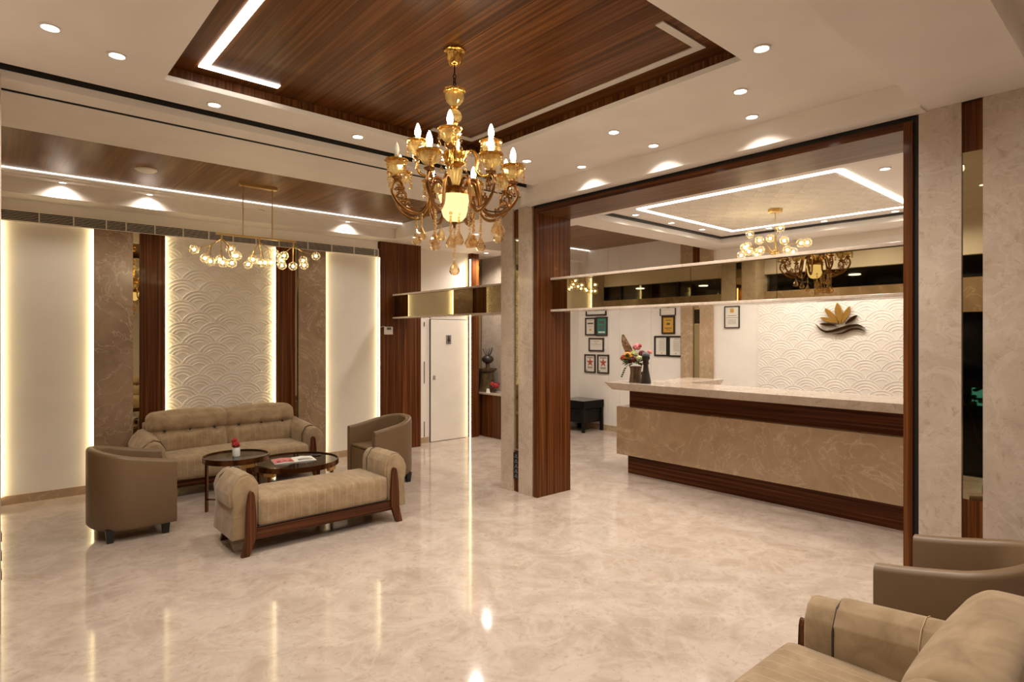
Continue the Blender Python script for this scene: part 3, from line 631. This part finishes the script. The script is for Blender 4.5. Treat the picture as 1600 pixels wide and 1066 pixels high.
def bloom(parent, c, r, m, name='flower', layers=3, centre=None):
    mb = MB(); rr = random.Random(hash((round(c[0],3),round(c[2],3))) & 255)
    n = 8+layers*5
    for k in range(n):
        z = 1-1.7*(k+.5)/n; a = k*2.399+rr.random()*.4; q = math.sqrt(max(0,1-z*z))
        mb.ball((c[0]+r*.68*q*math.cos(a), c[1]+r*.68*q*math.sin(a), c[2]+r*.60*z), r*.40, 6, 4)
    o = build(mb, name, m, parent, 80)
    if centre: build(MB().ball((c[0]-r*.62,c[1]-r*.5,c[2]+r*.3), r*.45, 8, 5), 'flower_centre', centre, o, 80)
for c, r, m, cc in (((-.06,.06,.33),.055,ORG,BARK),((.02,.04,.35),.055,PALE,None),((.05,-.05,.36),.045,MAR,None),((-.02,-.02,.28),.05,MAR,None),((.05,.02,.44),.05,PNK,None),((.06,-.01,.455),.028,REDP,None),
    ((-.03,.13,.30),.045,REDP,None),((.05,-.10,.31),.045,REDP,None),((.07,-.13,.38),.030,PNK,None),((-.03,-.07,.30),.04,PALE,None),((.02,.10,.26),.045,MAR,None),((.0,-.12,.25),.03,PNK,None)): bloom(fa, (c[0]*1.1,c[1]*1.2,c[2]), r, m, centre=cc)
for k in range(44):
    a = k*2.399; zz = -.55+1.15*((k*7)%44)/44; e = zz; q = .105+.03*((k*5)%7)/7
    p = Vector((q*.8*math.cos(a)*math.sqrt(1-zz*zz*.6), q*math.sin(a)*math.sqrt(1-zz*zz*.6), .285+.10*zz)); d = Vector((math.cos(a),math.sin(a),.7*math.sin(e)-.15)).normalized(); s_ = d.cross(Vector((0,0,1))).normalized()
    mb = MB().add([p-d*.02, p+d*.03+s_*.026+Vector((0,0,.008)), p+d*.075, p+d*.03-s_*.026+Vector((0,0,.008)), p+d*.03+Vector((0,0,-.006))], [(0,1,4),(1,2,4),(2,3,4),(3,0,4),(0,3,2,1)])
    build(mb, 'leaf', LEAF, fa)
sp_ = MB().tube([(-.02,.10,.22),(-.04,.15,.15),(-.05,.17,.08),(-.05,.185,.06)], .004, 5)
for k in range(5): sp_.ball((-.045,.13+.013*k,.17-.026*k), .016, 6, 4, (1,1,.6))
build(sp_, 'trailing_sprig', LEAF, fa)
ft = [(.0,.045,.30),(-.01,.10,.40),(-.015,.155,.50),(-.015,.19,.60)]; P = smooth_path(ft, 6); n = len(P); mb = MB()
lft = []; rgt = []
for k, p in enumerate(P):
    wd = .066*math.sin(PI*min(1,(k+1)/(n+1))**.8)**.7
    lft.append(p+Vector((0,wd*.85,-wd*.3))); rgt.append(p-Vector((0,wd*.85,-wd*.3)))
for k in range(n-1):
    mb.add([lft[k],P[k]+Vector((-.008,0,0)),P[k+1]+Vector((-.008,0,0)),lft[k+1],rgt[k],rgt[k+1],P[k]+Vector((.006,0,0)),P[k+1]+Vector((.006,0,0))], [(0,1,2,3),(1,4,5,2),(0,3,7,6),(6,7,5,4)])
_f = noise(FEA, coords(FEA,(8,20,20)), 1, 4); setcol(FEA, ramp(FEA, _f, [(.35,(.07,.045,.03)),(.5,(.26,.14,.06)),(.65,(.38,.27,.17))]))
fo = build(mb, 'feather', FEA, fa); build(MB().tube(P, .003, 5), 'quill', BARK, fo)
fg = thing('bust_figurine', 'dark bronze bust figurine beside the bark flower vase', 'figurine', (6.06,4.375,1.125))
BZ = mat('dark_patina', (.030,.022,.016), .5, spec=.25); 
build(MB().lathe([(.062,0),(.060,.03),(.050,.09),(.036,.16),(.030,.22),(.036,.25),(.034,.27)], n=20), 'robe', BZ, fg, 60)
hd = MB().ball((0,0,.315), .048, 16, 10, (1,1,1.15)); hd.ball((-.046,.012,.305), .010, 8, 5, (1,.8,1.5)); hd.ball((-.040,.02,.285), .011, 8, 5, (.8,1.3,.6))
build(hd, 'head', BZ, fg, 80); build(MB().lathe([(.050,.335),(.048,.36),(.030,.378),(0,.384)], n=18), 'cap', mat('blue_grey_patina', (.055,.068,.078), .4), fg, 60)
build(MB().ball((0,-.05,.312), .012, 8, 6, (.8,.6,1.4)), 'ear', BZ, fg, 80)

# ================================================================= CONSOLE WITH STATUE
cs = thing('console', 'red-brown built-in console with pale top in the marble niche', 'console', (0,0,0))
bx('top', MARB, cs, 6.30,6.698,7.0,8.62,.72,.75, bevel=.003); bx('front_panel', WOODV, cs, 6.36,6.39,7.0,7.97,0,.72); bx('side_panel', WOODV, cs, 6.34,6.698,8.05,8.10,0,.72); bx('back_panel', DARK, cs, 6.60,6.698,7.75,8.62,0,.72)  # front panel cut short; dark gap stands in for shade at its left end
st = thing('carved_statue', 'dark carved wooden statue with twig crown on the niche console', 'statue', (6.5,7.99,.75))
CW = mat('carved_wood', (.06,.035,.015), .45); _c = noise(CW, coords(CW), 14, 4); setcol(CW, ramp(CW, _c, [(.35,(.03,.017,.008)),(.65,(.13,.085,.03))]))
build(MB().lathe([(.155,0),(.150,.03),(.135,.08),(.125,.16),(.115,.25),(.110,.33)], n=20, wave=(6,.03)), 'body', CW, st, 60)
build(MB().lathe([(.10,.33),(.15,.36),(.165,.40),(.14,.395),(.05,.38)], n=22), 'dish', CW, st, 60)
build(MB().lathe([(.045,.38),(.036,.44),(.042,.50)], n=14), 'neck', CW, st, 60)
build(MB().ball((0,0,.555), .105, 16, 10, (1,1,.72)), 'head', mat('dark_carving', (.022,.014,.012), .4), st, 80)
for k in range(11):
    a = k*2.4; q = .03+.012*(k%4)
    build(MB().tube([(q*.4*math.cos(a),q*.4*math.sin(a),.61),(q*1.2*math.cos(a),q*1.2*math.sin(a),.66),(q*2*math.cos(a),q*2*math.sin(a),.735+.015*(k%3))], [.006,.004,.003], 5), 'twig', bpy.data.materials['dark_carving'], st)
rf = thing('red_posy', 'small red flower posy beside the carved statue', 'flowers', (6.45,7.74,.75))
build(MB().lathe([(.02,0),(.03,.03),(.028,.05),(0,.045)], n=12), 'pot', CW, rf, 60)
for k in range(6): bloom(rf, (.04*math.cos(k*1.1), .05*math.sin(k*1.1), .10+.02*(k%3)), .042, MAR if k%2 else REDP, 'flower', 2)
cr = thing('name_card', 'small white folded card in front of the red posy', 'card', (6.325,7.765,.75))
build(MB().prism([(-.02,0),(.02,0),(.004,.07),(-.004,.07)], 'xz', -.03, .03), 'card', WHITEINK, cr)
tag(bx('black_folder', BLACK, None, 6.45,6.66,8.21,8.235,.751,1.10), 'black upright folder behind the carved statue', 'folder')
th = thing('thermostat', 'small white wall thermostat with green display on the walnut panel', 'thermostat')
bx('body', WHITEINK, th, 4.388,4.525,7.795,7.82,1.73,1.845, bevel=.004); bx('display', mat('lcd', (.10,.12,.06), .3), th, 4.424,4.494,7.792,7.7955,1.80,1.835)
build(MB().tube([(4.40,7.812,1.845),(4.37,7.812,1.85),(4.33,7.812,1.835)], .003, 5), 'wire', WHITEINK, th)

# ================================================================= FURNITURE
def tub_chair(label, loc, rz):
    t = thing('tub_armchair', label, 'armchair', loc, rz, 'brown tub armchairs')
    W, D, th_ = .34, .305, .075; zb = .10
    path = []
    for k in range(7): path.append(((W, D-k*(D+.02)/6), (1,0)))
    for k in range(1, 24):
        a = PI*k/24; path.append(((W*math.cos(a), -.02-(D-.02)*math.sin(a)), (math.cos(a), -math.sin(a))))
    for k in range(7): path.append(((-W, -.02+k*(D+.02)/6), (-1,0)))
    prof = []
    vs = []; fs = []; n = len(path); m = 12
    for (x, y), (nx, ny) in path:
        zt = .64+.122*max(0,min(1,(D-y)/(2*D)))**1.2
        sec = [(-.02,zb),(0,zb+.025),(0,zt-.03),(-.004,zt-.014),(-.014,zt-.004),(-.028,zt),(-th_+.028,zt),(-th_+.014,zt-.004),(-th_+.004,zt-.014),(-th_,zt-.03),(-th_,zb+.025),(-th_+.02,zb)]
        for o, z in sec: vs.append((x+nx*o, y+ny*o, z))
    for i in range(n-1):
        for k in range(m): fs.append((i*m+k, i*m+(k+1)%m, (i+1)*m+(k+1)%m, (i+1)*m+k))
    fs.append(tuple(range(m))[::-1]); fs.append(tuple((n-1)*m+k for k in range(m)))
    build(MB().add(vs, fs), 'shell', LEATHER, t, 50)
    wi = W-th_-.002; poly = [(wi, D-.015)]+[(wi*math.cos(PI*k/16), -.02-(D-.02-th_)*math.sin(PI*k/16)) for k in range(17)]+[(-wi, D-.015)]
    build(MB().prism(poly, 'xy', .12, .40), 'seat_base', LEATHER, t)
    build(MB().prism([(x*.99,y*.99+.004) for x,y in poly], 'xy', .405, .435), 'seat_cushion', LEATHER, t, bevel=.012)
    for sx in (-1,1):
        for y in (-.17,.235):
            build(MB().add([(sx*.25+a*q,y+b*q,z) for z,q in ((0,.022),(.115,.032)) for a,b in ((-1,-1),(1,-1),(1,1),(-1,1))], [(0,1,2,3),(4,5,6,7),(0,1,5,4),(1,2,6,5),(2,3,7,6),(3,0,4,7)]), 'leg', BLACK, t)
    return t
tub_chair('brown tub armchair at the left beside the sofa, back to the white panel', (.925,6.10,0), -PI/2)
tub_chair('brown tub armchair near the walnut panel, facing the coffee tables', (3.525,6.27,0), PI/2)
tub_chair('brown tub armchair at the right edge before the marble wall', (3.42,.65,0), 0)

def arm_parts(t, side, xo, y0, y1, zb, zt0, zt1, wd):
    """side: -1/+1, xo: outer x; body plus overlapping pad, y0 back .. y1 front"""
    def sec(z, off=0., inner=0.):
        return None
    def loft(ya, yb, e, zlow, nm, m, k=6):
        vs = []; fs = []
        for i in range(k+1):
            y = ya+(yb-ya)*i/k; zt = zt0+(zt1-zt0)*(y-y0)/(y1-y0)
            cap = 1.0
            pr = [(wd+e,zlow),(wd+e,zt-.13),(wd+e-.004,zt-.07),(wd-.035+e*.7,zt-.02+e*.6),(wd*.55,zt+e),(wd*.28,zt-.012+e),(.0-e*.6,zt-.06),(-.024-e,zt-.13),(-.006-e*1.6,max(zlow,zt-.23)),(-.022-e*.2,zlow)]
            for a, z in pr: vs.append((side*(xo-a), y, z))
        n = 10
        for i in range(k):
            for q in range(n): fs.append((i*n+q, i*n+(q+1)%n, (i+1)*n+(q+1)%n, (i+1)*n+q))
        fs.append(tuple(range(n))); fs.append(tuple(k*n+q for q in range(n))[::-1])
        return build(MB().add(vs, fs), nm, m, t, 55, bevel=.010, seg=2)
    loft(y0, y1, 0., zb, 'arm', FAB)
    loft(y0+.02, y1-.12, .016, zt1-.23, 'arm_pad', FAB)
    zz = zt1
    zs = zt0+(zt1-zt0)*.45
    build(MB().tube([(side*(xo-a), y0+(y1-y0)*.45, z) for a, z in ((wd+.016,zs-.21),(wd+.017,zs-.12),(wd+.012,zs-.066),(wd-.022,zs-.008),(wd*.55,zs+.0165),(wd*.28,zs+.006),(-.008,zs-.05),(-.040,zs-.13))], .0025, 5), 'seam', THREAD, t, 60)
    build(MB().tube([(side*(xo-a), y1-.121, z) for a, z in ((wd+.016,zz-.21),(wd+.016,zz-.08),(wd-.03,zz+.002),(wd*.5,zz+.018),(.0,zz-.042),(-.034,zz-.13),(-.026,zz-.21))], .0045, 6), 'piping', PIPING, t, 60)
def splay_leg(t, x, y, side, h, front=1, m=WOODL):
    pts = [(-.034,0),(.026,0),(.042,.15),(.041,.26),(.034,.38),(.022,h-.03),(.012,h-.006),(0,h),(-.012,h-.006),(-.022,h-.03),(-.030,.38),(-.036,.26),(-.036,.15)]
    poly = [(x+side*(p+(.05*(1-z/.16)**2 if z < .16 else 0)), z) for p, z in pts]
    return build(MB().prism(poly, 'xz', min(y,y+front*.04), max(y,y+front*.04)), 'leg', m, t, bevel=.003)
def bench():
    t = thing('upholstered_bench', 'beige upholstered bench with rolled arms and zebra wood legs in the foreground', 'bench', (2.165,5.06,0))
    HL, HD = .745, .26
    for s in (-1,1):
        arm_parts(t, s, HL, -HD+.015, HD-.015, .13, .615, .615, .17)
        splay_leg(t, s*(HL-.115), -HD+.012, s, .50, -1); splay_leg(t, s*(HL-.115), HD-.012, s, .50, 1)
    build(MB().rbox(-HL+.172,HL-.172,-HD,HD,.20,.425,.035,.012,10), 'seat', FABS, t, 60)
    build(MB().tube([(-HL+.17,-HD+.004,.21),(HL-.17,-HD+.004,.21)], .005, 6), 'piping', PIPING, t)
    for y in (-HD-.005,HD-.035): bx('rail', WOODF, t, -HL+.10,HL-.10,y,y+.04,.115,.200, bevel=.004)
    bx('underframe', DARK, t, -HL+.12,HL-.12,-HD+.05,HD-.05,.15,.2)
bench()
def sofa(label, loc, rz, group):
    t = thing('sofa', label, 'sofa', loc, rz, group)
    HL, yb, yf = .93, -.42, .42
    for s in (-1,1):
        arm_parts(t, s, HL, yb+.04, yf-.05, .13, .66, .60, .185)
        splay_leg(t, s*(HL-.12), yf-.052, s, .50, 1); build(MB().box(s*(HL-.13)-.03,s*(HL-.13)+.03,yb+.03,yb+.09,0,.13), 'back_leg', WOODL, t)
    bx('rail', WOODF, t, -HL+.12,HL-.12,yf-.10,yf-.06,.115,.195, bevel=.004); bx('underframe', DARK, t, -HL+.12,HL-.12,yb+.08,yf-.12,.12,.2)
    build(MB().rbox(-HL+.185,HL-.185,yb+.15,yf+.02,.20,.43,.05,.022,12), 'seat', FABS, t, 60)
    bx('back_frame', FAB, t, -HL+.10,HL-.10,yb,yb+.10,.15,.74, bevel=.02)
    for s in (-1,1):
        x0, x1 = (.006, HL-.15) if s > 0 else (-HL+.15, -.006)
        lean = lambda q: Vector((q.x, q.y-(q.z-.40)*.28, q.z))
        def pinch(q):
            if q.y > yb+.22:
                q.y -= .042*math.exp(-((q.z-.645)/.022)**2)
                for k in range(3):
                    bxx = x0+(x1-x0)*(k+.5)/3; q.y -= .034*math.exp(-((q.x-bxx)/.05)**2-((q.z-.645)/.05)**2)
            q.x += (q.x-(x0+x1)/2)*.06*max(0,(q.z-.6)/.24)
            return lean(q)
        lo = build(MB().rbox(x0,x1,yb+.11,yb+.345,.40,.84,.065,.03,26,pinch), 'back_cushion', FABB, t, 80)
        for k in range(3):
            x = x0+(x1-x0)*(k+.5)/3; p = lean(Vector((x,yb+.313,.645)))
            build(MB().ball(p, .013, 8, 5, (1,.6,1)), 'button', PIPING, lo, 80)
    return t
sofa('long beige two-seat sofa against the embossed wall panel', (2.13,7.33,0), PI, 'beige sofas')
sofa('beige sofa at the lower right corner, cut by the picture edge', (1.80,.68,0), 0, 'beige sofas')

def round_table(label, loc, r, h, angs):
    t = thing('round_coffee_table', label, 'coffee table', loc, 0, 'round coffee tables')
    build(MB().lathe([(0,h-.018),(r-.012,h-.018),(r-.012,h-.006),(0,h-.006)], n=48), 'glass_top', GLASSTOP, t, 40)
    build(MB().lathe([(r-.014,h-.045),(r,h-.045),(r,h+.006),(r-.010,h+.006),(r-.010,h-.02),(r-.014,h-.045)], n=56), 'rim', COPPER, t, 40)
    for a in angs:
        M = Matrix.Rotation(a,4,'Z')
        lg_ = build(MB().box(r-.016,r+.004,-.016,.016,0,h-.02).xf(M), 'leg', COPPER, t)
        build(MB().box(r-.03,r+.007,-.055,.055,h-.075,h-.045).xf(M), 'bracket', BRASS, lg_)
    mb = MB()
    for a in angs:
        mb.tube([(0,0,.12),((r-.01)*math.cos(a),(r-.01)*math.sin(a),.12)], .009, 6)
    build(mb, 'stretcher', COPPER, t)
round_table('smaller taller round coffee table with dark glass and flower cup', (1.81,6.078,0), .296, .55, [2.41,4.77,.80])
round_table('larger lower round coffee table with dark glass and magazines', (2.335,5.95,0), .42, .45, [2.2,3.75,5.3,.6])
fc = thing('flower_cup', 'white ribbed cup with a red flower on the taller coffee table', 'vase', (1.80,6.05,.545))
build(MB().lathe([(.030,0),(.034,.01),(.034,.075),(.030,.085),(.026,.08),(.0,.07)], n=32, wave=(16,.02)), 'cup', WHITEINK, fc, 50)
bloom(fc, (-.005,0,.115), .036, REDP, 'flower', 3); bloom(fc, (-.012,.01,.15), .028, REDP, 'flower', 2)
for k in range(4):
    a = k*1.5-.6; build(MB().add([(.01*math.cos(a),.01*math.sin(a),.08),(.035*math.cos(a+.4),.035*math.sin(a+.4),.105),(.055*math.cos(a),.055*math.sin(a),.115),(.035*math.cos(a-.4),.035*math.sin(a-.4),.10),(.03*math.cos(a),.03*math.sin(a),.095)], [(0,1,4),(1,2,4),(2,3,4),(3,0,4),(0,3,2,1)]), 'leaf', LEAF, fc)
mg = thing('magazine', 'open magazine with red and white pages on the lower coffee table', 'magazine', (2.33,5.98,.4485), -.18)
build(MB().prism([(-.20,0),(-.10,.010),(0,.003),(.10,.010),(.20,0),(.20,-.003),(-.20,-.003)], 'xz', -.12, .12), 'pages', WHITEINK, mg)
build(MB().prism([(-.196,.0012),(-.10,.0114),(-.01,.005),(-.01,.0052),(-.10,.0118),(-.196,.0016)], 'xz', -.11, .11), 'red_page', PNK, mg)
pp = MB()
for k in range(3): pp.box(-.17+.055*k,-.135+.055*k,-.09,-.03,.0125,.0130)
build(pp, 'photo_block', RED, mg)
build(MB().box(.03,.17,-.08,-.06,.0105,.011).box(.03,.15,-.04,-.034,.0105,.011).box(.03,.16,-.02,-.014,.0105,.011), 'print', INK, mg)
co_ = thing('coaster', 'small black oval tray near the far rim of the lower table', 'coaster', (2.60,6.08,.4445))
build(MB().lathe([(0,0),(.055,0),(.06,.006),(.054,.006),(.05,.002),(0,.002)], n=24), 'dish', BLACK, co_, 40)

sh = thing('stand_in_shrub', 'made-up shrub and teal glow outside, reflected in the right mirror strip', 'shrub', (-2.6,2.05,-.02))
tl = MB()
for k in range(7): tl.tube([(0,0,0),(.08*math.cos(k*.9),.08*math.sin(k*.9),.4),(.28*math.cos(k*.9),.28*math.sin(k*.9),.75+.05*(k%3))], [.02,.014,.006], 6)
build(tl, 'stems', BARK, sh)
lv = MB()
for k in range(60):
    a = k*2.4; q = .1+.25*((k*13)%60)/60; lv.ball((q*math.cos(a), q*math.sin(a), .55+.4*((k*7)%60)/60), .045, 6, 4, (1,1,.5))
build(lv, 'foliage', LEAF, sh)['kind'] = 'stuff'
build(MB().box(-.55,-.52,-.04,.20,.62,.90), 'teal_glow_panel', emis('teal_glow', (.12,.62,.55), .8), sh)  # glowing panel and shrub added to give an unidentified teal reflection
